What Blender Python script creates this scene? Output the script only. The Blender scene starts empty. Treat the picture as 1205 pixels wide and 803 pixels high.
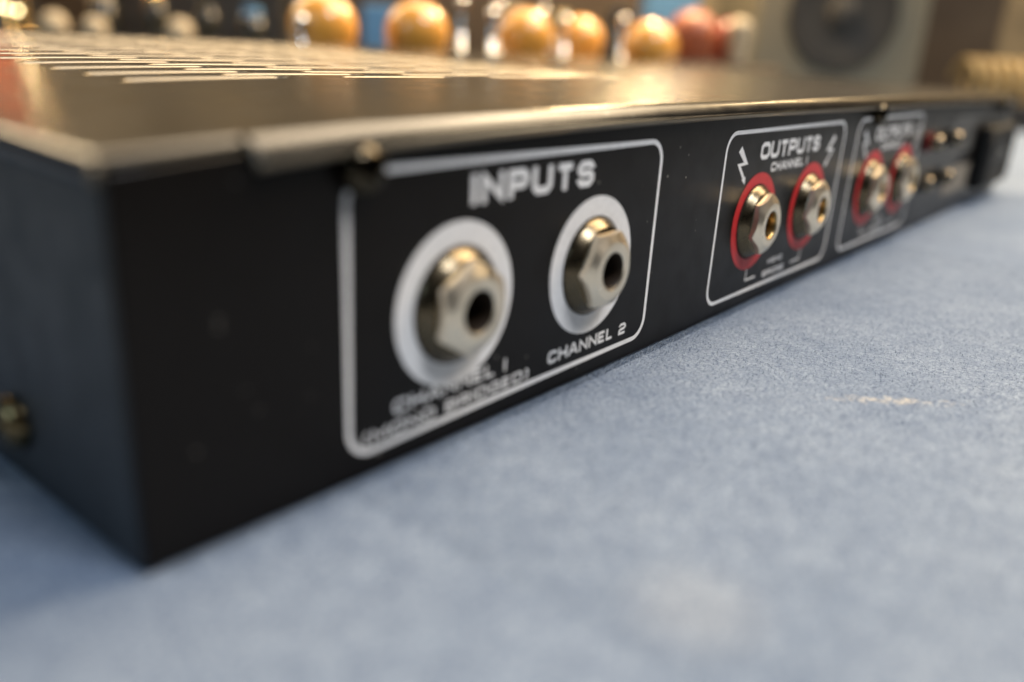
import bpy, bmesh, math, random
from mathutils import Vector, Matrix, Euler

S = 0.001                      # everything below is written in millimetres
sc = bpy.context.scene
C = sc.collection
random.seed(7)
R = math.radians

# ------------------------------------------------------------------ camera
cam_d = bpy.data.cameras.new('camera')
cam = bpy.data.objects.new('camera', cam_d)
C.objects.link(cam)
cam.location = (-32.8 * S, -71.45 * S, 53.03 * S)
cam.rotation_euler = (1.22397, -0.05364, -0.87958)
cam_d.sensor_width = 36.0
cam_d.lens = 977.35 * 36.0 / 1205.0
cam_d.clip_start = 0.002
cam_d.clip_end = 20.0
cam_d.dof.use_dof = True
cam_d.dof.focus_distance = 0.156
cam_d.dof.aperture_fstop = 6.1
sc.camera = cam

# ------------------------------------------------------------------ world, lamps, exposure
w = bpy.data.worlds.new('World')
sc.world = w
w.use_nodes = True
bg = w.node_tree.nodes['Background']
bg.inputs[0].default_value = (0.80, 0.80, 0.80, 1)
bg.inputs[1].default_value = 0.03


def area(name, loc, target, size, power, col, size_y=None):
    d = bpy.data.lights.new(name, 'AREA')
    d.shape = 'RECTANGLE' if size_y else 'DISK'
    d.size = size
    if size_y:
        d.size_y = size_y
    d.energy = power
    d.color = col
    o = bpy.data.objects.new(name, d)
    C.objects.link(o)
    o.location = loc
    v = Vector(target) - Vector(loc)
    o.rotation_euler = v.to_track_quat('-Z', 'Y').to_euler()
    return o


def glow_point(name, loc, rad, power, col):
    d = bpy.data.lights.new(name, 'POINT')
    d.shadow_soft_size = rad
    d.energy = power
    d.color = col
    o = bpy.data.objects.new(name, d)
    C.objects.link(o)
    o.location = loc
    return o


area('ceiling_light', (0.22, -0.80, 1.40), (0.10, -0.02, 0.0), 0.6, 19, (0.93, 0.95, 1.0))
area('ceiling_light', (1.25, 0.0, 0.92), (0.10, 0.0, 0.03), 1.2, 17, (1.0, 0.78, 0.50), 0.35)
area('ceiling_light', (0.92, -0.05, 1.20), (0.10, 0.0, 0.03), 0.85, 29, (1.0, 0.79, 0.54))
area('ceiling_light', (0.22, 1.20, 0.75), (0.12, 0.05, 0.04), 0.60, 10, (1.0, 0.78, 0.50))
area('ceiling_light', (0.62, 0.62, 1.05), (0.05, 0.02, 0.04), 0.62, 9, (1.0, 0.80, 0.56))
area('left_fill', (-1.10, 0.10, 0.75), (0.0, 0.0, 0.02), 0.6, 4, (0.62, 0.84, 1.0))  # unseen cool fill, added to lift the left side face
glow_point('unseen_lamp', (0.60, 0.30, 0.27), 0.020, 4.8, (1.0, 0.70, 0.36))  # unseen, placed near the domes to brighten their right sides
glow_point('unseen_lamp', (1.02, 0.02, 0.40), 0.020, 2.4, (1.0, 0.70, 0.36))  # unseen, added to light the wall at the right
glow_point('unseen_lamp', (0.250, 0.646, 0.112), 0.005, 0.10, (1.0, 0.70, 0.34))

sc.render.engine = 'CYCLES'
sc.view_settings.view_transform = 'Standard'
sc.view_settings.look = 'None'
sc.view_settings.exposure = 0.0
sc.view_settings.gamma = 1.0
sc.view_settings.use_curve_mapping = False


# ------------------------------------------------------------------ materials
def mat(name, col, rough=0.5, metal=0.0, coat=0.0, coat_rough=0.1, spec=0.5, noise=None, bump=None, rnoise=None):
    m = bpy.data.materials.new(name)
    m.use_nodes = True
    nt = m.node_tree
    b = nt.nodes['Principled BSDF']
    b.inputs['Base Color'].default_value = (*col, 1)
    b.inputs['Roughness'].default_value = rough
    b.inputs['Metallic'].default_value = metal
    b.inputs['Specular IOR Level'].default_value = spec
    b.inputs['Coat Weight'].default_value = coat
    b.inputs['Coat Roughness'].default_value = coat_rough
    tc = nt.nodes.new('ShaderNodeTexCoord')

    def nz(scale, detail=4):
        n = nt.nodes.new('ShaderNodeTexNoise')
        n.inputs['Scale'].default_value = scale
        n.inputs['Detail'].default_value = detail
        nt.links.new(tc.outputs['Object'], n.inputs['Vector'])
        return n
    if noise:                      # (scale, colour2, low, high)
        n = nz(noise[0])
        cr = nt.nodes.new('ShaderNodeValToRGB')
        cr.color_ramp.elements[0].position = noise[2]
        cr.color_ramp.elements[1].position = noise[3]
        cr.color_ramp.elements[0].color = (*col, 1)
        cr.color_ramp.elements[1].color = (*noise[1], 1)
        nt.links.new(n.outputs['Fac'], cr.inputs['Fac'])
        nt.links.new(cr.outputs['Color'], b.inputs['Base Color'])
    if rnoise:                     # (scale, lo, hi)
        n = nz(rnoise[0])
        mr = nt.nodes.new('ShaderNodeMapRange')
        mr.inputs['From Min'].default_value = 0.3
        mr.inputs['From Max'].default_value = 0.7
        mr.inputs['To Min'].default_value = rnoise[1]
        mr.inputs['To Max'].default_value = rnoise[2]
        nt.links.new(n.outputs['Fac'], mr.inputs['Value'])
        nt.links.new(mr.outputs['Result'], b.inputs['Roughness'])
    if bump:                       # (scale, strength, distance)
        n = nz(bump[0], 3)
        bp = nt.nodes.new('ShaderNodeBump')
        bp.inputs['Strength'].default_value = bump[1]
        bp.inputs['Distance'].default_value = bump[2]
        nt.links.new(n.outputs['Fac'], bp.inputs['Height'])
        nt.links.new(bp.outputs['Normal'], b.inputs['Normal'])
    return m


def paint_with_dust(name, col, rough, dust, bump_s, spec=0.5):
    """satin black paint with fine orange-peel and pale dust specks lying on it"""
    m = mat(name, col, rough, spec=spec, bump=(2600, bump_s, 0.00003), rnoise=(180, rough * 0.85, rough * 1.2))
    nt = m.node_tree
    b = nt.nodes['Principled BSDF']
    tc = [n for n in nt.nodes if n.type == 'TEX_COORD'][0]
    vor = nt.nodes.new('ShaderNodeTexVoronoi')
    vor.inputs['Scale'].default_value = 330
    nt.links.new(tc.outputs['Object'], vor.inputs['Vector'])
    lt = nt.nodes.new('ShaderNodeMath')
    lt.operation = 'LESS_THAN'
    lt.inputs[1].default_value = 0.05 + 0.03 * dust
    nt.links.new(vor.outputs['Distance'], lt.inputs[0])
    n2 = nt.nodes.new('ShaderNodeTexNoise')
    n2.inputs['Scale'].default_value = 45
    nt.links.new(tc.outputs['Object'], n2.inputs['Vector'])
    gt = nt.nodes.new('ShaderNodeMapRange')
    gt.inputs['From Min'].default_value = 0.46
    gt.inputs['From Max'].default_value = 0.75
    gt.inputs['To Max'].default_value = dust
    nt.links.new(n2.outputs['Fac'], gt.inputs['Value'])
    mu = nt.nodes.new('ShaderNodeMath')
    mu.operation = 'MULTIPLY'
    nt.links.new(lt.outputs[0], mu.inputs[0])
    nt.links.new(gt.outputs[0], mu.inputs[1])
    mx = nt.nodes.new('ShaderNodeMix')
    mx.data_type = 'RGBA'
    mx.inputs[6].default_value = (*col, 1)
    mx.inputs[7].default_value = (0.45, 0.42, 0.36, 1)
    nt.links.new(mu.outputs[0], mx.inputs[0])
    nt.links.new(mx.outputs[2], b.inputs['Base Color'])
    return m


M = {}
M['panel'] = paint_with_dust('satin_black_panel', (0.0045, 0.0030, 0.0019), 0.33, 0.9, 0.10, 0.20)
M['shell'] = paint_with_dust('side_lit_black_shell', (0.022, 0.026, 0.030), 0.48, 0.3, 0.10, 0.5)  # black made lighter and bluer, standing in for light from the left
M['lid'] = paint_with_dust('gloss_black_cover', (0.010, 0.009, 0.008), 0.22, 1.2, 0.16)
M['bare'] = mat('bare_cut_steel', (0.27, 0.23, 0.17), 0.45, 1.0)
M['inside'] = mat('dark_interior', (0.02, 0.015, 0.012), 0.7)
M['white'] = mat('white_print', (0.88, 0.87, 0.86), 0.5, noise=(900, (0.80, 0.79, 0.78), 0.4, 0.7))
M['grey'] = mat('grey_print', (0.42, 0.42, 0.41), 0.5)
M['red'] = mat('red_print', (0.62, 0.028, 0.030), 0.45, noise=(700, (0.54, 0.022, 0.026), 0.4, 0.7))
M['nickel'] = mat('nickel_plate', (0.45, 0.40, 0.32), 0.17, 1.0, rnoise=(420, 0.11, 0.26), bump=(1500, 0.08, 0.00004))
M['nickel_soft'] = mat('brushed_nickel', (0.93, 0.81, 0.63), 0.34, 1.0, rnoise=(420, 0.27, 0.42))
M['darkened_bezel'] = mat('darkened_bezel', (0.14, 0.112, 0.072), 0.26, 1.0, rnoise=(300, 0.19, 0.33))  # nickel darkened, so the dark reflection on its left sits in the colour
M['gold'] = mat('brass_bore', (0.40, 0.26, 0.10), 0.30, 1.0)
M['darkbore'] = mat('dark_bore', (0.03, 0.02, 0.013), 0.5, 0.0, spec=0.25)
M['blackplastic'] = mat('black_plastic', (0.012, 0.012, 0.012), 0.6, spec=0.25)
M['screw'] = mat('black_zinc_screw', (0.055, 0.045, 0.03), 0.16, 1.0)
M['brass_screw'] = mat('brass_screw', (0.20, 0.15, 0.075), 0.2, 1.0)
M['post'] = mat('dark_post_metal', (0.20, 0.165, 0.12), 0.25, 1.0)
M['redplastic'] = mat('red_plastic', (0.16, 0.012, 0.012), 0.35)
M['paper'] = mat('paper_sticker', (0.24, 0.21, 0.17), 0.6)
M['stickergrey'] = mat('grey_print_block', (0.13, 0.13, 0.125), 0.55)
M['amber'] = mat('glossy_amber', (0.80, 0.36, 0.06), 0.30, 0.0, coat=0.6, coat_rough=0.06)
M['darkred'] = mat('glossy_dark_red', (0.20, 0.012, 0.008), 0.3, coat=0.4)
M['rust'] = mat('red_brown', (0.33, 0.09, 0.035), 0.4)
M['case'] = mat('dark_case', (0.018, 0.016, 0.015), 0.5, noise=(40, (0.03, 0.027, 0.024), 0.4, 0.6))
M['darkbrown'] = mat('dark_brown_board', (0.055, 0.036, 0.020), 0.55, noise=(14, (0.085, 0.058, 0.034), 0.35, 0.65))
M['blue'] = mat('blue_box', (0.10, 0.24, 0.42), 0.5)
M['cream'] = mat('cream_cap', (0.40, 0.32, 0.21), 0.5)
M['speaker'] = mat('grey_speaker_cabinet', (0.145, 0.130, 0.092), 0.6)
M['cone'] = mat('speaker_cone', (0.025, 0.023, 0.02), 0.7)
M['tan'] = mat('tan_cable', (0.36, 0.25, 0.10), 0.4)
M['chrome'] = mat('chrome', (0.8, 0.78, 0.74), 0.12, 1.0)
M['brass'] = mat('brass', (0.80, 0.58, 0.26), 0.22, 1.0)
M['wall'] = mat('warm_wall', (0.25, 0.19, 0.105), 0.8, noise=(7, (0.11, 0.085, 0.05), 0.35, 0.65))


M['bottle'] = mat('dark_glass', (0.02, 0.018, 0.012), 0.12)
M['orange'] = mat('orange_card', (0.55, 0.11, 0.03), 0.6)
gm = mat('warm_glow', (1, 0.8, 0.5), 0.5)
gm.node_tree.nodes['Principled BSDF'].inputs['Emission Color'].default_value = (1, 0.80, 0.42, 1)
gm.node_tree.nodes['Principled BSDF'].inputs['Emission Strength'].default_value = 14  # emission stands in for small brass glints
M['glow'] = gm


def carpet_material():
    m = bpy.data.materials.new('blue_felt')
    m.use_nodes = True
    nt = m.node_tree
    b = nt.nodes['Principled BSDF']
    b.inputs['Roughness'].default_value = 0.95
    b.inputs['Specular IOR Level'].default_value = 0.15
    b.inputs['Sheen Weight'].default_value = 0.35
    b.inputs['Sheen Roughness'].default_value = 0.5
    b.inputs['Sheen Tint'].default_value = (0.8, 0.87, 1, 1)
    tc = nt.nodes.new('ShaderNodeTexCoord')

    def nz(scale, detail, rough=0.55, dist=0.0):
        n = nt.nodes.new('ShaderNodeTexNoise')
        n.inputs['Scale'].default_value = scale
        n.inputs['Detail'].default_value = detail
        n.inputs['Roughness'].default_value = rough
        n.inputs['Distortion'].default_value = dist
        nt.links.new(tc.outputs['Object'], n.inputs['Vector'])
        return n

    def ramp(src, p0, c0, p1, c1):
        r = nt.nodes.new('ShaderNodeValToRGB')
        r.color_ramp.elements[0].position = p0
        r.color_ramp.elements[1].position = p1
        r.color_ramp.elements[0].color = (*c0, 1)
        r.color_ramp.elements[1].color = (*c1, 1)
        nt.links.new(src, r.inputs['Fac'])
        return r.outputs['Color']

    def mix(kind, fac, a, c):
        x = nt.nodes.new('ShaderNodeMix')
        x.data_type = 'RGBA'
        x.blend_type = kind
        if isinstance(fac, float):
            x.inputs[0].default_value = fac
        else:
            nt.links.new(fac, x.inputs[0])
        nt.links.new(a, x.inputs[6])
        if isinstance(c, tuple):
            x.inputs[7].default_value = (*c, 1)
        else:
            nt.links.new(c, x.inputs[7])
        return x.outputs[2]
    base = ramp(nz(30, 5, 0.62).outputs['Fac'], 0.30, (0.170, 0.220, 0.298), 0.72, (0.246, 0.298, 0.372))
    patch = ramp(nz(240, 4, 0.65).outputs['Fac'], 0.30, (0.74, 0.77, 0.83), 0.66, (1.06, 1.06, 1.06))
    grain = ramp(nz(1500, 3, 0.7).outputs['Fac'], 0.33, (0.36, 0.42, 0.56), 0.60, (1.15, 1.15, 1.15))
    col = mix('MULTIPLY', 0.8, base, patch)
    col = mix('MULTIPLY', 0.9, col, grain)
    specks = ramp(nz(1050, 2, 0.75).outputs['Fac'], 0.345, (0.46, 0.52, 0.64), 0.42, (1.0, 1.0, 1.0))
    col = mix('MULTIPLY', 1.0, col, specks)
    # tan smear on the felt, about (107,-41) mm, with a ragged edge
    sep = nt.nodes.new('ShaderNodeVectorMath')
    sep.operation = 'SUBTRACT'
    sep.inputs[1].default_value = (0.1075, -0.0415, 0)
    nt.links.new(tc.outputs['Object'], sep.inputs[0])
    rot = nt.nodes.new('ShaderNodeMapping')
    rot.inputs['Rotation'].default_value = (0, 0, R(50))
    rot.inputs['Scale'].default_value = (1, 1, 1)
    nt.links.new(sep.outputs[0], rot.inputs[0])
    sc_ = nt.nodes.new('ShaderNodeVectorMath')
    sc_.operation = 'MULTIPLY'
    sc_.inputs[1].default_value = (62, 420, 0)
    nt.links.new(rot.outputs[0], sc_.inputs[0])
    ln = nt.nodes.new('ShaderNodeVectorMath')
    ln.operation = 'LENGTH'
    nt.links.new(sc_.outputs[0], ln.inputs[0])
    nn = nz(520, 4, 0.7)
    ad = nt.nodes.new('ShaderNodeMath')
    ad.operation = 'MULTIPLY_ADD'
    ad.inputs[1].default_value = -3.4
    nt.links.new(nn.outputs['Fac'], ad.inputs[0])
    ad2 = nt.nodes.new('ShaderNodeMath')
    ad2.operation = 'SUBTRACT'
    ad2.inputs[0].default_value = 2.34
    nt.links.new(ln.outputs['Value'], ad2.inputs[1])
    nt.links.new(ad2.outputs[0], ad.inputs[2])
    cl = nt.nodes.new('ShaderNodeMath')
    cl.operation = 'MULTIPLY'
    cl.use_clamp = True
    cl.inputs[1].default_value = 0.9
    nt.links.new(ad.outputs[0], cl.inputs[0])
    col = mix('MIX', cl.outputs[0], col, (0.56, 0.52, 0.45))
    # faint pale worn patch, about (35,-43) mm
    pv = nt.nodes.new('ShaderNodeVectorMath')
    pv.operation = 'DISTANCE'
    pv.inputs[1].default_value = (0.0352, -0.0432, 0)
    nt.links.new(tc.outputs['Object'], pv.inputs[0])
    pm = nt.nodes.new('ShaderNodeMapRange')
    pm.inputs['From Min'].default_value = 0.0092
    pm.inputs['From Max'].default_value = 0.0030
    pm.inputs['To Max'].default_value = 0.16
    nt.links.new(pv.outputs['Value'], pm.inputs['Value'])
    col = mix('MIX', pm.outputs['Result'], col, (0.46, 0.47, 0.48))
    nt.links.new(col, b.inputs['Base Color'])
    h1 = nz(1900, 3, 0.7)
    h2 = nz(260, 3)
    bp2 = nt.nodes.new('ShaderNodeBump')
    bp2.inputs['Strength'].default_value = 0.5
    bp2.inputs['Distance'].default_value = 0.0010
    nt.links.new(h2.outputs['Fac'], bp2.inputs['Height'])
    bp = nt.nodes.new('ShaderNodeBump')
    bp.inputs['Strength'].default_value = 0.8
    bp.inputs['Distance'].default_value = 0.00025
    nt.links.new(h1.outputs['Fac'], bp.inputs['Height'])
    nt.links.new(bp2.outputs['Normal'], bp.inputs['Normal'])
    nt.links.new(bp.outputs['Normal'], b.inputs['Normal'])
    return m


M['felt'] = carpet_material()
M['fibre'] = mat('blue_felt_fibre', (0.18, 0.23, 0.31), 0.9, spec=0.1, noise=(900, (0.28, 0.335, 0.41), 0.35, 0.65))


# ------------------------------------------------------------------ mesh helpers (mm in, metres out)
def obj(name, verts, faces, material, parent=None, smooth=False, loc=None, rotz=0.0):
    me = bpy.data.meshes.new(name)
    me.from_pydata([(x * S, y * S, z * S) for x, y, z in verts], [], faces)
    me.update()
    if material is not None:
        me.materials.append(M[material])
    if smooth:
        me.polygons.foreach_set('use_smooth', [True] * len(me.polygons))
    o = bpy.data.objects.new(name, me)
    C.objects.link(o)
    if parent is not None:
        o.parent = parent
    if loc is not None:
        o.location = [c * S for c in loc]
    o.rotation_euler.z = rotz
    return o


def empty(name, loc=(0, 0, 0), rotz=0.0, parent=None):
    o = bpy.data.objects.new(name, None)
    o.empty_display_size = 0.01
    C.objects.link(o)
    o.location = [c * S for c in loc]
    o.rotation_euler.z = rotz
    if parent is not None:
        o.parent = parent
    return o


def tag(o, label, cat, group=None):
    o['label'] = label
    o['category'] = cat
    if group:
        o['group'] = group
    return o


def bevel(o, width, seg=3, angle=30):
    b = o.modifiers.new('bevel', 'BEVEL')
    b.width = width * S
    b.segments = seg
    b.limit_method = 'ANGLE'
    b.angle_limit = R(angle)
    b.harden_normals = False
    return o


def sharp(o, ang=35):
    o.data.polygons.foreach_set('use_smooth', [True] * len(o.data.polygons))
    o.data.set_sharp_from_angle(angle=R(ang))
    return o


def box(x0, x1, y0, y1, z0, z1):
    v = [(x0, y0, z0), (x1, y0, z0), (x1, y1, z0), (x0, y1, z0), (x0, y0, z1), (x1, y0, z1), (x1, y1, z1), (x0, y1, z1)]
    f = [(0, 3, 2, 1), (4, 5, 6, 7), (0, 1, 5, 4), (1, 2, 6, 5), (2, 3, 7, 6), (3, 0, 4, 7)]
    return v, f


def merge(*parts):
    V, F = [], []
    for v, f in parts:
        n = len(V)
        V += v
        F += [tuple(i + n for i in q) for q in f]
    return V, F


def lathe(profile, n=64, axis='y', centre=(0, 0, 0), closed_start=False, closed_end=False):
    """profile = [(radius, offset)], spun about an axis that points to -y (axis 'y') or +z (axis 'z')"""
    V, F = [], []
    for r, h in profile:
        for k in range(n):
            a = 2 * math.pi * k / n
            if axis == 'y':
                V.append((centre[0] + r * math.cos(a), centre[1] - h, centre[2] + r * math.sin(a)))
            elif axis == 'x':
                V.append((centre[0] - h, centre[1] - r * math.cos(a), centre[2] + r * math.sin(a)))
            else:
                V.append((centre[0] + r * math.cos(a), centre[1] + r * math.sin(a), centre[2] + h))
    for i in range(len(profile) - 1):
        for k in range(n):
            k2 = (k + 1) % n
            F.append((i * n + k, i * n + k2, (i + 1) * n + k2, (i + 1) * n + k))
    if closed_start:
        F.append(tuple(reversed(range(n))))
    if closed_end:
        b = (len(profile) - 1) * n
        F.append(tuple(b + k for k in range(n)))
    return V, F


# ------------------------------------------------------------------ ground: felt covered table
def felt():
    """felt covered table top with a rolled front and left edge"""
    V, F = [], []
    n = 60
    x0, x1, y0, y1, r = -150.0, 1500.0, -190.0, 1300.0, 12.0
    prof = [(0.0, -60.0)] + [(r - r * math.cos(R(a)), -r + r * math.sin(R(a))) for a in (0, 15, 30, 45, 60, 75, 90)]
    xs = [(x0 + p, z) for p, z in prof] + [(x0 + r + (x1 - x0 - r) * k / n, 0.0) for k in range(1, n + 1)]
    ys = [(y0 + p, z) for p, z in prof] + [(y0 + r + (y1 - y0 - r) * k / n, 0.0) for k in range(1, n + 1)]
    for y, zy in ys:
        for x, zx in xs:
            V.append((x, y, min(zx, zy)))
    m = len(xs)
    for j in range(len(ys) - 1):
        for i in range(m - 1):
            a = j * m + i
            F.append((a, a + 1, a + m + 1, a + m))
    o = obj('table_top', V, F, 'felt', smooth=True)
    o['kind'] = 'structure'
    o['label'] = 'blue grey felt covered table top'
    return o


felt()


def fibres():
    rnd = random.Random(3)
    V, F = [], []

    def add(x, y, L, wd):
        a = rnd.uniform(0, 2 * math.pi)
        lean = rnd.uniform(0.3, 1.2)
        dx, dy = math.cos(a), math.sin(a)
        hx, hy, hz = dx * L * math.sin(lean), dy * L * math.sin(lean), L * math.cos(lean)
        n = len(V)
        px, py = -dy * wd, dx * wd
        V.extend([(x - px, y - py, -0.05), (x + px, y + py, -0.05), (x + hx, y + hy, hz)])
        F.append((n, n + 1, n + 2))
    for k in range(90000):
        x = 25 + 215 * rnd.random() ** 1.15
        y = 1.0 - 105 * rnd.random() ** 1.3
        add(x, y, rnd.uniform(0.18, 0.55), rnd.uniform(0.035, 0.07))
    for k in range(14000):
        x = 2 + 250 * rnd.random()
        y = -1.6 * rnd.random() + 0.2
        add(x, y, rnd.uniform(0.4, 1.0), 0.045)
    o = obj('felt_nap', V, F, 'fibre')
    o['kind'] = 'stuff'
    tag(o, 'short fuzzy blue nap standing on the felt table top', 'felt nap')


fibres()

# ------------------------------------------------------------------ amplifier
AMP_W, AMP_D = 406.0, 236.0
amp = empty('rack_amplifier')
tag(amp, 'flat black rack amplifier with slotted top cover and jack sockets along its panel', 'amplifier')

LZ = [(0, 42.1), (8, 42.6), (20, 43.3), (34, 43.95), (60, 44.4), (100, 44.55), (145, 44.5), (220, 44.1), (300, 43.6), (410, 42.9)]


def lidz(x):
    x = max(0.0, min(x, 409.0))
    for (a, za), (b, zb) in zip(LZ, LZ[1:]):
        if x <= b:
            t = (x - a) / (b - a)
            i = LZ.index((a, za))
            m0 = (LZ[i + 1][1] - LZ[i - 1][1]) / (LZ[i + 1][0] - LZ[i - 1][0]) if i > 0 else (zb - za) / (b - a)
            j = i + 1
            m1 = (LZ[j + 1][1] - LZ[j - 1][1]) / (LZ[j + 1][0] - LZ[j - 1][0]) if j < len(LZ) - 1 else (zb - za) / (b - a)
            h = b - a
            return (2 * t**3 - 3 * t**2 + 1) * za + (t**3 - 2 * t**2 + t) * h * m0 + (-2 * t**3 + 3 * t**2) * zb + (t**3 - t**2) * h * m1
    return LZ[-1][1]


def lid_point(x, y):
    return lidz(x) + 0.0135 * max(0.0, y)


# chassis: floor, two sides, front
ch_v, ch_f = merge(box(0.6, AMP_W - 0.6, 0.75, AMP_D, 0.0, 1.5))
chassis = obj('chassis', ch_v, ch_f, 'panel', amp)


def side(x0, x1, name):
    V, F = [], []
    n = 24
    for i in range(n + 1):
        y = 0.9 + (AMP_D - 0.9) * i / n
        z = lid_point((x0 + x1) / 2, y) - 1.0
        V += [(x0, y, 0.05), (x1, y, 0.05), (x1, y, z), (x0, y, z)]
    for i in range(n):
        a, b = 4 * i, 4 * i + 4
        for k in range(4):
            k2 = (k + 1) % 4
            F.append((a + k, a + k2, b + k2, b + k))
    F += [(3, 2, 1, 0), (4 * n, 4 * n + 1, 4 * n + 2, 4 * n + 3)]
    o = obj(name, V, F, 'shell', amp)
    bevel(o, 0.5, 2)
    return sharp(o)


side(0.0, 1.4, 'side_panel')
side(AMP_W - 1.4, AMP_W, 'side_panel')
fv, ff = box(-20, AMP_W + 20, AMP_D, AMP_D + 4, 0.5, 45.5)
bevel(obj('front_panel', fv, ff, 'panel', amp), 0.6)
iv, if_ = box(3, AMP_W - 3, 3.0, AMP_D - 1, 1.6, 22)
obj('circuit_tray', iv, if_, 'inside', amp)


# rear panel (the face with the sockets)
def rear():
    V, F = [], []
    n = 80
    for i in range(n + 1):
        x = 0.15 + (AMP_W - 0.3) * i / n
        z = lidz(x) - 1.25
        V += [(x, 0.0, 0.35), (x, 1.4, 0.35), (x, 1.4, z), (x, 0.0, z)]
    for i in range(n):
        a, b = 4 * i, 4 * i + 4
        for k in range(4):
            k2 = (k + 1) % 4
            F.append((a + k, b + k, b + k2, a + k2))
    F += [(0, 1, 2, 3), (4 * n + 3, 4 * n + 2, 4 * n + 1, 4 * n)]
    o = obj('rear_panel', V, F, 'panel', amp)
    bevel(o, 0.35, 2)
    return sharp(o)


panel = rear()


# top cover: bowed sheet, rounded rear and side bends, flange, rows of staggered slots
SL0X, SL1X, SL0Y, PITCH, PER, SLEN, SWID = 29.0, 197.0, 51.5, 5.9, 41.0, 29.0, 2.9
ROWS = 28


def in_slot(xm, ym):
    r = int((ym - SL0Y) // PITCH)
    if r < 0 or r >= ROWS:
        return False
    off = ym - SL0Y - r * PITCH
    if off > SWID:
        return False
    x0 = SL0X + (PER / 2 if r % 2 else 0)
    k = int((xm - x0) // PER)
    if xm < x0 or xm > SL1X:
        return False
    xo = xm - x0 - k * PER
    if x0 + k * PER + SLEN > SL1X + 1:
        return False
    end = 0.9 if min(off, SWID - off) < 0.7 else 0.0
    return end <= xo <= SLEN - end


def top_cover():
    xs = [0.0]
    BR = 1.3
    while xs[-1] < 28:
        xs.append(xs[-1] + 1.0)
    x = 29.0
    while x <= 200:
        xs.append(x)
        # slot ends get finer columns
        x += 1.0
    xs = sorted(set(round(v, 3) for v in xs))
    x = xs[-1]
    while x < AMP_W - 4:
        x += 4.0
        xs.append(min(x, AMP_W))
    if xs[-1] < AMP_W:
        xs.append(AMP_W)
    # cross-section along y: flange and bend rows have negative ids
    sec = []
    RB = 1.8
    for k in range(0, 7):                       # bend, from the sloping flange up to the flat
        a = R(45 + 45 * k / 6)
        sec.append((0.9 - RB * math.cos(a), -RB + RB * math.sin(a)))
    fy, fz = sec[0]
    flange = [(fy - 1.45, fz - 1.85), (fy - 1.22, fz - 1.7), (fy - 1.08, fz - 1.4), (fy - 0.95, fz - 1.05)]
    ys = [2.0, 8.0, 16.0, 28.0, 40.0, 50.0]
    y = SL0Y
    for r in range(ROWS):
        ys += [y, y + 0.7, y + SWID - 0.7, y + SWID]
        y += PITCH
    ys += [y, (y + AMP_D) / 2, AMP_D]
    ys = [v for v in ys if v <= AMP_D]
    V, idx = [], {}
    rows = [('f', p) for p in flange] + [('s', p) for p in sec] + [('y', q) for q in ys]
    # side wrap columns on both ends (rounded side bend)
    def edge_drop(x):
        d = min(x, AMP_W - x)
        return d
    cols = []
    for k in range(0, 7):
        a = math.pi / 2 * k / 6
        cols.append((-0.8 + BR * (1 - math.cos(a)), -BR + BR * math.sin(a)))
    left = [(-0.8, -2.4)] + cols
    xs = sorted(xs + [14.3, 14.5, 14.7])
    inner = [v for v in xs if 0.9 < v < AMP_W - 0.9]
    right = [(AMP_W - p[0], p[1]) for p in reversed(left)]
    columns = left + [(v, 0.0) for v in inner] + right
    nc = len(columns)
    for (kind, q) in rows:
        for (cx, cdz) in columns:
            if kind in ('f', 's'):
                yy, dz = q
                if kind == 'f' and cx < 14.5:
                    yy, dz = sec[0][0], sec[0][1]
                z = lid_point(cx, 0) + min(dz, cdz)
                if cx < 14.5:                    # no flange at the corner: the bend sits further back
                    yy = yy + 0.7 * max(0.0, min(1.0, (14.5 - cx) / 0.2))
            else:
                yy = q
                z = lid_point(cx, q) + cdz
            V.append((cx, yy, z))
    F, mi = [], []
    for j in range(len(rows) - 1):
        for i in range(nc - 1):
            xa, xb = columns[i][0], columns[i + 1][0]
            kind0, q0 = rows[j]
            kind1, q1 = rows[j + 1]
            if kind0 == 'f' and (xb <= 14.55 or xa < 0 or xb > AMP_W - 1.5):
                continue
            if kind0 == 'y' and in_slot((xa + xb) / 2, (q0 + q1) / 2):
                continue
            a = j * nc + i
            F.append((a, a + 1, a + nc + 1, a + nc))
    o = obj('top_cover', V, F, 'lid', amp, smooth=True)
    o.data.materials.append(M['bare'])
    bm = bmesh.new()
    bm.from_mesh(o.data)
    loose = [v for v in bm.verts if not v.link_faces]
    bmesh.ops.delete(bm, geom=loose, context='VERTS')
    bmesh.ops.recalc_face_normals(bm, faces=bm.faces)
    up = sum(f.normal.z for f in bm.faces)
    if up < 0:
        bmesh.ops.reverse_faces(bm, faces=bm.faces)
    bm.to_mesh(o.data)
    bm.free()
    s = o.modifiers.new('thickness', 'SOLIDIFY')
    s.thickness = 0.9 * S
    s.offset = -1
    s.material_offset_rim = 1
    return o


top_cover()


# ------------------------------------------------------------------ printing on the rear panel
YP = -0.05


def rounded_frame(x0, x1, z0, z1, wd, rad, material='white'):
    def loop(ins):
        pts = []
        r = rad - ins
        for cx, cz, a0 in ((x1 - rad, z1 - rad, 0), (x0 + rad, z1 - rad, 90), (x0 + rad, z0 + rad, 180), (x1 - rad, z0 + rad, 270)):
            for k in range(9):
                a = R(a0 + 90 * k / 8)
                pts.append((cx + r * math.cos(a), YP, cz + r * math.sin(a)))
        return pts
    o_, i_ = loop(-wd / 2), loop(wd / 2)
    n = len(o_)
    F = [(k, (k + 1) % n, n + (k + 1) % n, n + k) for k in range(n)]
    return obj('printed_frame', o_ + i_, F, material, panel)


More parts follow.
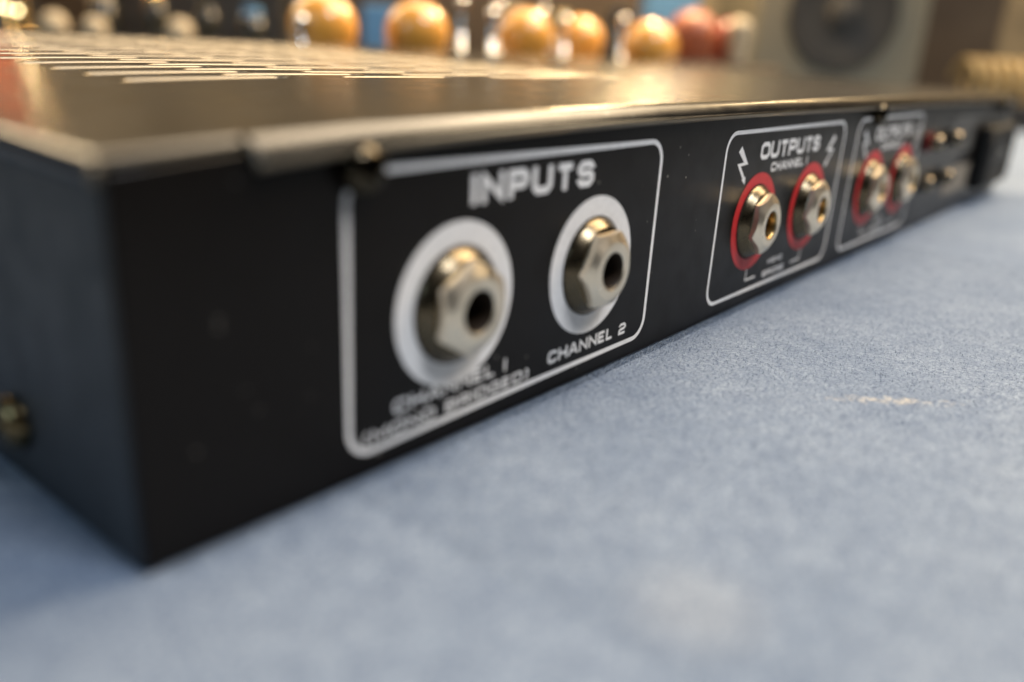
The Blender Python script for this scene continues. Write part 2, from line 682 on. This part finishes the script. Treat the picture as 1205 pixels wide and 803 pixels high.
def ring(x, z, ro, ri, material, label=None):
    n = 96
    V = [(x + r * math.cos(2 * math.pi * k / n), YP - 0.01, z + r * math.sin(2 * math.pi * k / n)) for r in (ro, ri) for k in range(n)]
    F = [(k, (k + 1) % n, n + (k + 1) % n, n + k) for k in range(n)]
    o = obj('printed_ring', V, F, material, panel)
    if label:
        o['label'] = label
    return o


def poly(name, pts, material):
    o = obj(name, [(x, YP - 0.005, z) for x, z in pts], [tuple(range(len(pts)))], material, panel)
    return o


c = 0.2
GLYPH = {
    'I': (0.0, [[(0, 0), (0, 1)]]), '1': (0.0, [[(0, 0), (0, 1)]]),
    'N': (1.0, [[(0, 0), (0, 1), (1, 0), (1, 1)]]),
    'P': (0.95, [[(0, 0), (0, 1), (1 - c, 1), (1, 1 - c), (1, .42 + c), (1 - c, .42), ('t', .42)]]),
    'U': (1.0, [[(0, 1), (0, c), (c, 0), (1 - c, 0), (1, c), (1, 1)]]),
    'T': (0.95, [[(0, 1), (1, 1)], [(.5, 'T'), (.5, 0)]]),
    'S': (0.95, [[(1, .76), (1, 1 - c), (1 - c, 1), (c, 1), (0, 1 - c), (0, .52 + c * .8), (c, .52), (1 - c, .52), (1, .52 - c * .8), (1, c), (1 - c, 0), (c, 0), (0, c), (0, .24)]]),
    'C': (1.0, [[(1, .74), (1, 1 - c), (1 - c, 1), (c, 1), (0, 1 - c), (0, c), (c, 0), (1 - c, 0), (1, c), (1, .26)]]),
    'G': (1.0, [[(1, .78), (1, 1 - c), (1 - c, 1), (c, 1), (0, 1 - c), (0, c), (c, 0), (1 - c, 0), (1, c), (1, .46), (.55, .46)]]),
    'H': (1.0, [[(0, 0), (0, 1)], [(1, 0), (1, 1)], [('t', .5), ('r', .5)]]),
    'A': (1.1, [[(0, 0), (.42, 1), (.58, 1), (1, 0)], [(.27, .3), (.73, .3)]]),
    'E': (0.85, [[(1, 0), (0, 0), (0, 1), (1, 1)], [('t', .5), (.85, .5)]]),
    'L': (0.8, [[(0, 1), (0, 0), (1, 0)]]),
    'M': (1.2, [[(0, 0), (0, 1), (.5, .3), (1, 1), (1, 0)]]),
    'O': (1.05, [[(c, 0), (1 - c, 0), (1, c), (1, 1 - c), (1 - c, 1), (c, 1), (0, 1 - c), (0, c), 'close']]),
    'D': (1.05, [[(0, 0), (1 - c, 0), (1, c), (1, 1 - c), (1 - c, 1), (0, 1), 'close']]),
    'B': (1.0, [[(0, 0), (1 - c, 0), (1, c), (1, .52 - c * .5), (1 - c * .6, .52), (1, .52 + c * .5), (1, 1 - c), (1 - c, 1), (0, 1), 'close'], [('t', .52), (.62, .52)]]),
    'R': (1.0, [[(0, 0), (0, 1), (1 - c, 1), (1, 1 - c), (1, .42 + c), (1 - c, .42), ('t', .42)], [(.62, 'U'), (1, 0)]]),
    '2': (0.95, [[(0, .78), (0, 1 - c), (c, 1), (1 - c, 1), (1, 1 - c), (1, .52 + c * .7), (1 - c, .50), (c, .46), (0, .40 - c * .6), (0, 0), (1, 0)]]),
    '(': (0.28, [[(1, 1.12), (0, .85), (0, .15), (1, -.12)]]),
    ')': (0.28, [[(0, 1.12), (1, .85), (1, .15), (0, -.12)]]),
}


def stroke(pts, wd, closed):
    """offset a polyline both ways with clamped mitres"""
    n = len(pts)
    V, F = [], []
    for i, p in enumerate(pts):
        p = Vector(p)
        a = Vector(pts[i - 1]) if (i > 0 or closed) else None
        b = Vector(pts[(i + 1) % n]) if (i < n - 1 or closed) else None
        d0 = (p - a).normalized() if a is not None else (b - p).normalized()
        d1 = (b - p).normalized() if b is not None else d0
        n0, n1 = Vector((-d0.y, d0.x)), Vector((-d1.y, d1.x))
        m = n0 + n1
        if m.length < 1e-4:
            m = n0
        m.normalize()
        k = min(1.9, 1.0 / max(0.3, m.dot(n0)))
        V += [p + m * k * wd / 2, p - m * k * wd / 2]
    last = n if closed else n - 1
    for i in range(last):
        a, b = 2 * i, 2 * ((i + 1) % n)
        F.append((a, a + 1, b + 1, b))
    return V, F


def text(s, x0, x1, z0, h, bold, material, gap=0.44, wgap=0.8):
    """letters drawn as square-shouldered strokes between x0 and x1, cap height h, base line z0"""
    units = 0.0
    for i, ch in enumerate(s):
        units += wgap if ch == ' ' else GLYPH[ch][0] + gap
    units -= gap
    wd = bold * h
    um = (x1 - x0 - wd) / units
    V, F = [], []
    x = x0 + wd / 2
    for ch in s:
        if ch == ' ':
            x += wgap * um
            continue
        gw, strokes = GLYPH[ch]
        gwm = gw * um
        hh = h - wd
        for st in strokes:
            closed = st[-1] == 'close'
            pts = []
            for q in (st[:-1] if closed else st):
                px, pz = q
                X = {'t': wd * .5, 'r': gwm - wd * .5}[px] if isinstance(px, str) else px * gwm
                Z = {'T': hh - wd * .5, 'U': .42 * hh - wd * .5}[pz] if isinstance(pz, str) else pz * hh
                pts.append((x + X, z0 + wd / 2 + Z))
            # open ends reach to the full cap height
            if not closed:
                for e, nb in ((0, 1), (-1, -2)):
                    d = Vector(pts[e]) - Vector(pts[nb])
                    if abs(d.y) > abs(d.x) and (abs(pts[e][1] - z0 - wd / 2) < 1e-4 or abs(pts[e][1] - z0 - wd / 2 - hh) < 1e-4):
                        pts[e] = tuple(Vector(pts[e]) + d.normalized() * wd / 2)
            v, f = stroke(pts, wd, closed)
            n = len(V)
            V += [(a.x, YP, a.y) for a in v]
            F += [tuple(i + n for i in q) for q in f]
        x += gwm + gap * um
    return obj('lettering', V, F, material, panel)


# inputs field
rounded_frame(26.3, 95.2, 3.6, 38.5, 0.85, 3.6)
text('INPUTS', 46.9, 74.9, 32.75, 4.0, 0.27, 'white', gap=0.52)
text('CHANNEL 1', 33.6, 55.9, 7.25, 1.95, 0.22, 'white')
text('(MONO BRIDGED)', 28.6, 61.4, 4.5, 1.7, 0.22, 'white')
text('CHANNEL 2', 66.3, 89.1, 5.35, 2.1, 0.23, 'white')
ring(44.94, 19.73, 11.3, 8.15, 'white')
ring(76.62, 19.73, 11.3, 8.15, 'white')

CH_DX = 77.1


def outputs(dx, last):
    rounded_frame(120.2 + dx, 187.1 + dx - (5 if last else 0), 3.6, 38.5, 0.8, 3.8, 'white')
    text('OUTPUTS', 136.6 + dx, 170.2 + dx, 32.4, 3.6, 0.26, 'white', gap=0.4)
    text('CHANNEL 2' if last else 'CHANNEL 1', 143.2 + dx, 164 + dx, 29.45, 2.0, 0.27, 'white', gap=0.5)
    text('MONO', 149.8 + dx, 158.0 + dx, 7.85, 1.15, 0.24, 'white')
    text('BRIDGE', 147.8 + dx, 159.9 + dx, 5.05, 1.35, 0.24, 'white')
    ring(138.2 + dx, 19.15, 10.56, 8.2, 'red', 'printed red ring around an output socket')
    ring(168.3 + dx, 19.15, 10.56, 8.2, 'red', 'printed red ring around an output socket')
    b = [(127.0, 35.8), (125.8, 34.7), (128.9, 32.45), (125.9, 32.3), (129.2, 29.1), (128.9, 28.9), (130.7, 27.8), (130.6, 29.5), (130.2, 29.3), (127.6, 31.75), (131.0, 31.95)]
    poly('bolt_symbol', [(x + dx, z) for x, z in b], 'white')
    cx = 153.3
    poly('bolt_symbol', [(2 * cx - x + dx, z) for x, z in reversed(b)], 'white')
    for pts in ([(138.4, 8.55), (138.4, 6.0), (143.6, 6.0)], [(169.4, 8.55), (169.4, 6.0), (164.0, 6.0)]):
        v, f = stroke([(x + dx, z) for x, z in pts], 0.42, False)
        obj('bracket_mark', [(a.x, YP, a.y) for a in v], f, 'white', panel)


outputs(0, False)
outputs(CH_DX, True)


# ------------------------------------------------------------------ jack sockets
def hexnut(rc, h0, h1, rf, hf, ri, rot):
    """hexagonal nut on axis -y with a turned (conical) crown"""
    n = 60
    V, F = [], []

    def hexr(a, rcorner):
        af = rcorner * math.cos(math.pi / 6)
        t = (a - rot) % (math.pi / 3) - math.pi / 6
        return af / math.cos(t)
    levels = []
    levels.append((h0, [hexr(2 * math.pi * k / n, rc) for k in range(n)]))
    # the crown cone cuts the corners lower than the flats
    top = []
    hts = []
    for k in range(n):
        r = hexr(2 * math.pi * k / n, rc)
        top.append(r)
        hts.append(h1 - (r - rc * math.cos(math.pi / 6)) * 0.75)
    ring_def = [([hexr(2 * math.pi * k / n, rc) for k in range(n)], [h0] * n), (top, hts),
                ([rf] * n, [hf] * n), ([(rf + ri) / 2 + 0.15] * n, [hf + 0.10] * n), ([ri + 0.35] * n, [hf + 0.06] * n), ([ri] * n, [hf - 0.14] * n)]
    for rr, hh in ring_def:
        for k in range(n):
            a = 2 * math.pi * k / n
            V.append((rr[k] * math.cos(a), -hh[k], rr[k] * math.sin(a)))
    for i in range(len(ring_def) - 1):
        for k in range(n):
            k2 = (k + 1) % n
            F.append((i * n + k, i * n + k2, (i + 1) * n + k2, (i + 1) * n + k))
    return V, F


def jack(x, z, rot, name, label):
    j = empty(name, (x, 0, z), 0, amp)
    j['label'] = label
    # dark seat between print and metal, then the dished bezel
    v, f = lathe([(8.14, 0.02), (8.14, 0.18), (8.0, 0.24), (7.4, 0.26)], 72)
    sharp(obj('seat_ring', v, f, 'blackplastic', j), 40)
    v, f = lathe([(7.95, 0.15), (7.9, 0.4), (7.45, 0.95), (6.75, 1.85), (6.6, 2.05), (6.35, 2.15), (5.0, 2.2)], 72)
    sharp(obj('bezel', v, f, 'darkened_bezel', j), 50)
    v, f = hexnut(6.7, 2.1, 3.5, 4.6, 4.15, 2.95, rot)
    o = obj('hex_nut', v, f, 'nickel_soft', j)
    sharp(o, 20)
    v, f = lathe([(3.05, 3.95), (2.85, 3.7), (2.8, 2.0), (2.8, -14), (0.01, -14)], 48)
    obj('bore', v, f, 'gold' if name == 'output_jack' else 'darkbore', j, smooth=True)
    return j


jack(44.94, 19.73, R(28), 'input_jack', 'input socket in the white ring over the two lines of lettering')
jack(76.62, 19.73, R(1), 'input_jack', 'input socket in the white ring near the frame corner')
jack(138.2, 19.15, R(20), 'output_jack', 'output socket in a red ring under the bolt symbol')
jack(168.3, 19.15, R(12), 'output_jack', 'output socket in a red ring')
jack(138.2 + CH_DX, 19.15, R(25), 'output_jack', 'blurred output socket in a red ring')
jack(168.3 + CH_DX, 19.15, R(5), 'output_jack', 'blurred output socket in a red ring beside the posts')


# ------------------------------------------------------------------ screws
def screw(axis, loc, r, rot, material='screw'):
    """pan-head screw with a cross recess; its head stands off along -y or -x"""
    o = empty('screw', loc, 0, amp)
    n = 48
    prof = [(r * .8, -1.2), (r * .8, -0.3), (r, -0.3), (r, 0.25), (r * .97, 0.8), (r * .86, 1.4), (r * .66, 1.85), (r * .52, 2.0)]
    v, f = lathe(prof, n)
    # crown with the recess: a plus shaped pocket
    base = (len(prof) - 1) * n
    a, b = r * 0.13, r * 0.44
    plus = [(b, a), (a, a), (a, b), (-a, b), (-a, a), (-b, a), (-b, -a), (-a, -a), (-a, -b), (a, -b), (a, -a), (b, -a)]
    cr, sr = math.cos(rot), math.sin(rot)
    plus = [(p * cr - q * sr, p * sr + q * cr) for p, q in plus]
    m0 = len(v)
    for d in (2.06, 0.9):
        v += [(p, -d, q) for p, q in plus]
    for k in range(12):
        k2 = (k + 1) % 12
        f.append((m0 + k, m0 + k2, m0 + 12 + k2, m0 + 12 + k))
    f.append(tuple(m0 + 12 + k for k in range(12)))
    # annulus between crown circle and plus outline
    bm = bmesh.new()
    vs = [bm.verts.new((x, y, z)) for x, y, z in v]
    for q in f:
        try:
            bm.faces.new([vs[i] for i in q])
        except ValueError:
            pass
    bm.edges.ensure_lookup_table()
    e = []
    for k in range(n):
        e.append(bm.edges.get((vs[base + k], vs[base + (k + 1) % n])))
    for k in range(12):
        e.append(bm.edges.get((vs[m0 + k], vs[m0 + (k + 1) % 12])))
    bmesh.ops.triangle_fill(bm, use_beauty=True, edges=e)
    bmesh.ops.recalc_face_normals(bm, faces=bm.faces)
    if axis == 'x':
        for vv in bm.verts:
            vv.co = Vector((vv.co.y, -vv.co.x, vv.co.z))
    for vv in bm.verts:
        vv.co *= S
    me = bpy.data.meshes.new('head')
    bm.to_mesh(me)
    bm.free()
    me.materials.append(M[material])
    h = bpy.data.objects.new('head', me)
    C.objects.link(h)
    h.parent = o
    sharp(h, 40)
    return o


screw('y', (28.0, -0.7, 38.9), 2.9, R(20))
screw('y', (209.5, -0.7, 39.6), 2.9, R(55))
screw('y', (377.0, -0.7, 38.6), 2.9, R(10))
screw('x', (-0.2, 27.8, 8.0), 3.3, R(30), 'brass_screw')


# ------------------------------------------------------------------ binding posts, stickers, power inlet
def post(x, z, colour, label):
    p = empty('binding_post', (x, 0, z), 0, amp)
    p['label'] = label
    v, f = lathe([(3.3, 0.0), (3.3, 1.0), (3.0, 1.3), (2.0, 1.4)], 40)
    sharp(obj('collar', v, f, colour, p), 40)
    v, f = lathe([(2.2, 1.5), (2.2, 2.4), (2.5, 2.6), (2.5, 4.2), (2.1, 4.9), (1.1, 5.3), (0.01, 5.4)], 40)
    sharp(obj('cap', v, f, 'post', p), 40)
    return p


post(270.0, 29.0, 'redplastic', 'brass capped post with a red collar beside the red rings')
post(296.0, 29.0, 'blackplastic', 'brass capped post with a black collar near the grey printing')
post(268.0, 15.8, 'blackplastic', 'brass capped post with a black collar under the red one')
post(294.0, 15.8, 'blackplastic', 'brass capped post with a black collar next to the pale sticker')

for i in range(6):
    v = [(302, YP, 23 + 2.3 * i), (338, YP, 23 + 2.3 * i), (338, YP, 24.3 + 2.3 * i), (302, YP, 24.3 + 2.3 * i)]
    obj('printed_line', v, [(0, 1, 2, 3)], 'stickergrey', panel)
v, f = box(304, 342, -0.25, -0.02, 8.0, 17.5)
o = obj('sticker', v, f, 'paper', panel)
o['label'] = 'small plain cream paper sticker'


def inlet():
    p = empty('power_inlet', (372, 0, 19), 0, amp)
    v, f = box(-25, 25, -5.0, 0.0, -12.5, 12.0)
    bevel(obj('housing', v, f, 'blackplastic', p), 1.2)
    V, F = [], []
    outer = [(-23, -10), (23, -10), (23, 7), (17, 10), (-17, 10), (-23, 7)]
    inner = [(x * .86, z * .8) for x, z in outer]
    for ring_, y in ((outer, -4.9), (outer, -5.5), (inner, -5.5), (inner, -1.0)):
        V += [(x, y, z) for x, z in ring_]
    for j in range(3):
        for k in range(6):
            k2 = (k + 1) % 6
            F.append((j * 6 + k, j * 6 + k2, j * 6 + 6 + k2, j * 6 + 6 + k))
    obj('socket_rim', V, F, 'blackplastic', p)
    for dx in (-8, 0, 8):
        v, f = box(dx - 1, dx + 1, -5.4, -4.9, -2.5 + (2 if dx == 0 else 0), 3.0 + (2 if dx == 0 else 0))
        obj('pin', v, f, 'screw', p)


inlet()

# ------------------------------------------------------------------ things behind the amplifier
YAW = -0.87958                  # they roughly face the near corner of the amplifier

v, f = box(236, 520, 252, 330, 0.0, 38.0)
bevel(tag(obj('equipment_case', v, f, 'case'), 'low black equipment case carrying the orange domes behind the amplifier', 'case'), 2)


def dome(x, y, z0, r, top, material, label, cat, group=None, name='dome_knob', hl=None):
    d = empty(name, (x, y, z0))
    tag(d, label, cat, group)
    hz = top - z0 - r * 0.98
    prof = [(r * .80, 0), (r * .84, hz * .35), (r * .98, hz * .75)]
    for k in range(0, 13):
        a = math.pi / 2 * k / 12
        prof.append((max(0.01, r * math.cos(a)), hz + r * .98 * math.sin(a)))
    v, f = lathe(prof, 48, 'z')
    obj('cap', v, f, material, d, smooth=True)
    v, f = lathe([(r * .95, 0), (r * .98, 1.0), (r * .9, 2.6), (r * .6, 2.8)], 48, 'z')
    obj('skirt', v, f, 'case', d, smooth=True)
    return d


AG = 'orange domes on the black case'
for x, y in ((258, 296), (297, 266), (391, 268), (475, 283), (462, 262)):
    pass
dome(258, 296, 38, 17.5, 71.5, 'amber', 'glossy orange dome at the end of the row beside the blue box', 'knob', AG)
dome(297, 267, 38, 17.0, 70.6, 'amber', 'glossy orange dome second along the row on the black case', 'knob', AG)
dome(391, 269, 38, 17.2, 72.2, 'amber', 'glossy orange dome in the middle of the row with a toggle before it', 'knob', AG)
dome(475, 287, 38, 16.8, 71.8, 'amber', 'glossy orange dome set back behind its neighbour in the row', 'knob', AG)
# the fifth dome stands on a block of its own beside the amplifier's far end
v, f = box(436, 500, 196, 248, 0, 38)
bevel(tag(obj('equipment_box', v, f, 'case'), 'small black box carrying one orange dome near the red balls', 'box'), 2)
dome(463, 223, 38, 17.8, 70.4, 'amber', 'glossy orange dome on its own small black box near the red balls', 'knob', AG)

v, f = box(535, 640, 205, 300, 0, 44)
bevel(tag(obj('storage_box', v, f, 'darkbrown'), 'low dark brown box carrying the red balls and the cream cap', 'box'), 2)
dome(563, 247, 44, 19, 82, 'rust', 'red brown dome standing next to the dark red one', 'knob')
dome(603, 236, 44, 15, 78, 'darkred', 'dark red dome standing next to the red brown one', 'knob')
dome(572, 214, 44, 9, 78, 'cream', 'slim cream coloured knob in front of the red domes', 'knob')


def stud(x, y, z0, h, label):  # added chrome pieces, placed for the bright glints they give
    t = empty('glint_stud', (x, y, z0))
    tag(t, label, 'switch', 'added chrome glints among the orange domes')
    v, f = lathe([(4, 0), (4, 3), (1.6, 3.2), (1.8, h - 5)], 24, 'z')
    obj('shaft', v, f, 'chrome', t, smooth=True)
    prof = [(max(0.01, 3.4 * math.sin(math.pi * k / 12)), h - 3.4 - 3.4 * math.cos(math.pi * k / 12)) for k in range(13)]
    v, f = lathe(prof, 24, 'z')
    obj('tip', v, f, 'chrome', t, smooth=True)


stud(352, 262, 38, 32, 'chrome toggle added for its glint beside the middle orange dome')
stud(428, 266, 38, 32, 'chrome toggle added for its glint between the middle and the set back orange dome')
stud(240, 290, 38, 22, 'short chrome toggle added for its glint beside the endmost orange dome')


for (x, y, h) in ((330, 300, 24), (352, 286, 38), (402, 300, 40), (440, 286, 18), (448, 300, 38), (500, 268, 36), (285, 310, 40)):
    stud(x, y, 38, h, 'small chrome toggle added for its glint in the row behind the orange domes')


# loudspeaker
def loudspeaker():
    o = empty('loudspeaker', (743, 201, 0), YAW)
    tag(o, 'grey box loudspeaker with one round dark woofer behind the amplifier', 'loudspeaker')
    w2, d, h = 76, 150, 230
    v, f = box(-w2, w2, 0, d, 0, h)
    bevel(obj('cabinet', v, f, 'speaker', o), 6, 4)
    v, f = lathe([(48, -1), (48, 2.5), (45, 3.2), (43, 1.0)], 72, 'y', (0, 0, 90))
    sharp(obj('woofer_ring', v, f, 'cone', o), 40)
    v, f = lathe([(44, 0.8), (41, 2.6), (37, 1.2), (22, 0.9), (14, 0.6)], 72, 'y', (0, 0, 90))
    obj('woofer_cone', v, f, 'cone', o, smooth=True)
    v, f = lathe([(15, 0.7), (13, 4), (8, 6.5), (0.01, 7.5)], 48, 'y', (0, 0, 90))
    obj('dust_cap', v, f, 'cone', o, smooth=True)
    v, f = lathe([(20, -1), (20, 2), (15, 2.5), (8, 5), (0.01, 6)], 48, 'y', (0, 0, 175))
    obj('tweeter', v, f, 'cone', o, smooth=True)


loudspeaker()


# coiled cable on a dark crate at the right
v, f = box(-70, 70, 0, 120, 0, 22.5)
o = obj('crate', v, f, 'case', loc=(870, 60, 0), rotz=YAW)
bevel(tag(o, 'low black crate carrying the coiled tan cable', 'crate'), 2)


def coil():
    V, F = [], []
    turns, n, m = 6, 36, 8
    N = turns * n
    for i in range(N + 1):
        a = 2 * math.pi * i / n
        cx = -34 + 68 * i / N
        rr = 17
        ctr = Vector((cx, rr * math.cos(a), 20 + rr * math.sin(a)))
        rad = Vector((0, math.cos(a), math.sin(a)))
        ax = Vector((1, 0, 0))
        for k in range(m):
            b = 2 * math.pi * k / m
            p = ctr + (rad * math.cos(b) + ax * math.sin(b)) * 3.0
            V.append(tuple(p))
    for i in range(N):
        for k in range(m):
            k2 = (k + 1) % m
            F.append((i * m + k, i * m + k2, (i + 1) * m + k2, (i + 1) * m + k))
    o = obj('coiled_cable', V, F, 'tan', smooth=True, loc=(872, 94, 22), rotz=YAW)
    tag(o, 'tan cable coiled in tight turns on the black crate beside the loudspeaker', 'cable')


coil()
v, f = box(-60, 60, 0, 90, 0, 150)
o = obj('carton', v, f, 'darkbrown', loc=(905, 160, 0), rotz=YAW)
bevel(tag(o, 'tall dark brown carton standing behind the coiled cable', 'carton'), 2)

# far shelf row: dark boxes, cream caps, blue boxes
v, f = box(-330, 180, 0, 110, 0, 36)
o = obj('shelf_board', v, f, 'case', loc=(405, 560, 0), rotz=YAW)
bevel(tag(o, 'long low black shelf behind the equipment case', 'shelf'), 2)


def blk(name, x, y, w_, d_, h_, material, label, cat, group=None, z0=0):
    v, f = box(-w_ / 2, w_ / 2, 0, d_, 0, h_)
    o = obj(name, v, f, material, loc=(x, y, z0), rotz=YAW)
    bevel(tag(o, label, cat, group), 1.5)
    return o


blk('blue_box', 443, 545, 26, 40, 44, 'blue', 'narrow blue box on the far shelf behind the endmost orange dome', 'box', z0=36)
blk('blue_box', 482, 498, 36, 40, 40, 'blue', 'wide blue box on the far shelf behind the orange domes', 'box', z0=36)
blk('blue_box', 662, 322, 46, 40, 120, 'blue', 'tall blue box standing behind the red brown dome', 'box')
blk('dark_carton', 700, 420, 150, 90, 122, 'darkbrown', 'tall dark brown carton standing behind the blue box', 'carton')
blk('dark_carton', 560, 560, 180, 90, 122, 'darkbrown', 'broad dark brown carton behind the middle orange dome', 'carton')
blk('dark_carton', 420, 680, 150, 90, 122, 'case', 'black carton standing behind the narrow blue box', 'carton')
blk('dark_carton', 290, 790, 160, 90, 122, 'darkbrown', 'dark brown carton behind the cream balls', 'carton')


def ball(name, x, y, z0, r, material, label, group=None):
    prof = [(max(0.01, r * math.sin(math.pi * k / 16)), r - r * math.cos(math.pi * k / 16)) for k in range(17)]
    v, f = lathe(prof, 32, 'z')
    o = obj(name, v, f, material, smooth=True, loc=(x, y, z0))
    return tag(o, label, 'ball', group)


ball('cream_ball', 262, 618, 36, 10, 'cream', 'larger cream ball on the far shelf next to the brass rod', 'cream balls on the shelf')
ball('cream_ball', 280, 592, 36, 9, 'cream', 'smaller cream ball on the far shelf beside the larger one', 'cream balls on the shelf')
ball('cream_ball', 330, 560, 36, 10, 'cream', 'cream ball on the far shelf before the black carton', 'cream balls on the shelf')


def rod():
    o = empty('brass_rod', (250, 640, 36))
    tag(o, 'upright brass rod on a round foot at the end of the far shelf', 'rod')
    v, f = lathe([(12, 0), (12, 3), (4, 5)], 32, 'z')
    obj('foot', v, f, 'brass', o, smooth=True)
    v, f = lathe([(4, 4), (4, 140), (3, 143), (0.01, 144)], 32, 'z')
    obj('stem', v, f, 'brass', o, smooth=True)


rod()

# clutter on and before the far shelf
def jar(x, y, z0, r, h, body, lid, name, label, cat, group):
    o = empty(name, (x, y, z0))
    tag(o, label, cat, group)
    v, f = lathe([(r * .92, 0), (r, 1), (r, h * .72), (r * .62, h * .82)], 28, 'z')
    obj('body', v, f, body, o, smooth=True)
    v, f = lathe([(r * .66, h * .8), (r * .66, h * .97), (r * .55, h), (0.01, h)], 28, 'z')
    sharp(obj('lid', v, f, lid, o), 40)


rj = random.Random(11)
for k in range(13):
    t = k / 12.0
    x = 300 + 330 * t + rj.uniform(-6, 6)
    y = 600 - 350 * t + rj.uniform(8, 26)
    if 430 < x < 495:
        continue
    z0 = 36 if x < 500 else 0
    jar(x, y, z0, rj.uniform(8, 12), rj.uniform(30, 46) + (36 - z0), 'bottle', ('cream', 'brass', 'bottle', 'blue')[k % 4], 'small_jar',
        {0: 'small dark jar with a cream lid behind the orange domes', 1: 'small dark jar with a brass lid behind the orange domes',
         2: 'small all dark jar behind the orange domes', 3: 'small dark jar with a blue lid behind the orange domes'}[k % 4],
        'jar', ('jars with cream lids', 'jars with brass lids', 'dark jars', 'jars with blue lids')[k % 4])
blk('orange_carton', 204, 690, 60, 50, 60, 'orange', 'orange red carton lying on top of a dark carton at the shelf end', 'carton', z0=98)
blk('dark_carton', 194, 682, 90, 80, 98, 'case', 'low black carton with the orange red carton on top', 'carton')


def glint_string():
    o = empty('glint_string', (232, 620, 36))
    tag(o, 'short string of three tiny glowing beads in place of brass glints on a thin post', 'glint')
    v, f = lathe([(5, 0), (5, 2), (0.8, 3), (0.8, 21)], 16, 'z')
    obj('post', v, f, 'brass', o, smooth=True)
    for dx, dy, dz in ((-5.0, 5.0, 21.0), (-1.0, 0.2, 19.5), (4.0, -5.4, 18.5)):
        prof = [(max(0.01, 1.5 * math.sin(math.pi * k / 10)), -1.5 * math.cos(math.pi * k / 10)) for k in range(11)]
        v, f = lathe(prof, 16, 'z', (dx, dy, dz))
        obj('glow_point', v, f, 'glow', o, smooth=True)  # glowing beads added in place of small brass glints


glint_string()

# wall behind everything
ax, ay = math.cos(YAW), math.sin(YAW)
nx, ny = -math.sin(YAW), math.cos(YAW)
cx, cy = -33 + nx * 1150, -71 + ny * 1150
V = []
for s in (-1100, 1100):
    for z in (0, 900):
        V.append((cx + ax * s, cy + ay * s, z))
for s in (-1100, 1100):
    for z in (0, 900):
        V.append((cx + ax * s + nx * 40, cy + ay * s + ny * 40, z))
o = obj('wall', V, [(0, 2, 3, 1), (4, 5, 7, 6), (1, 3, 7, 5), (0, 4, 6, 2), (0, 1, 5, 4), (2, 6, 7, 3)], 'wall')
o['kind'] = 'structure'
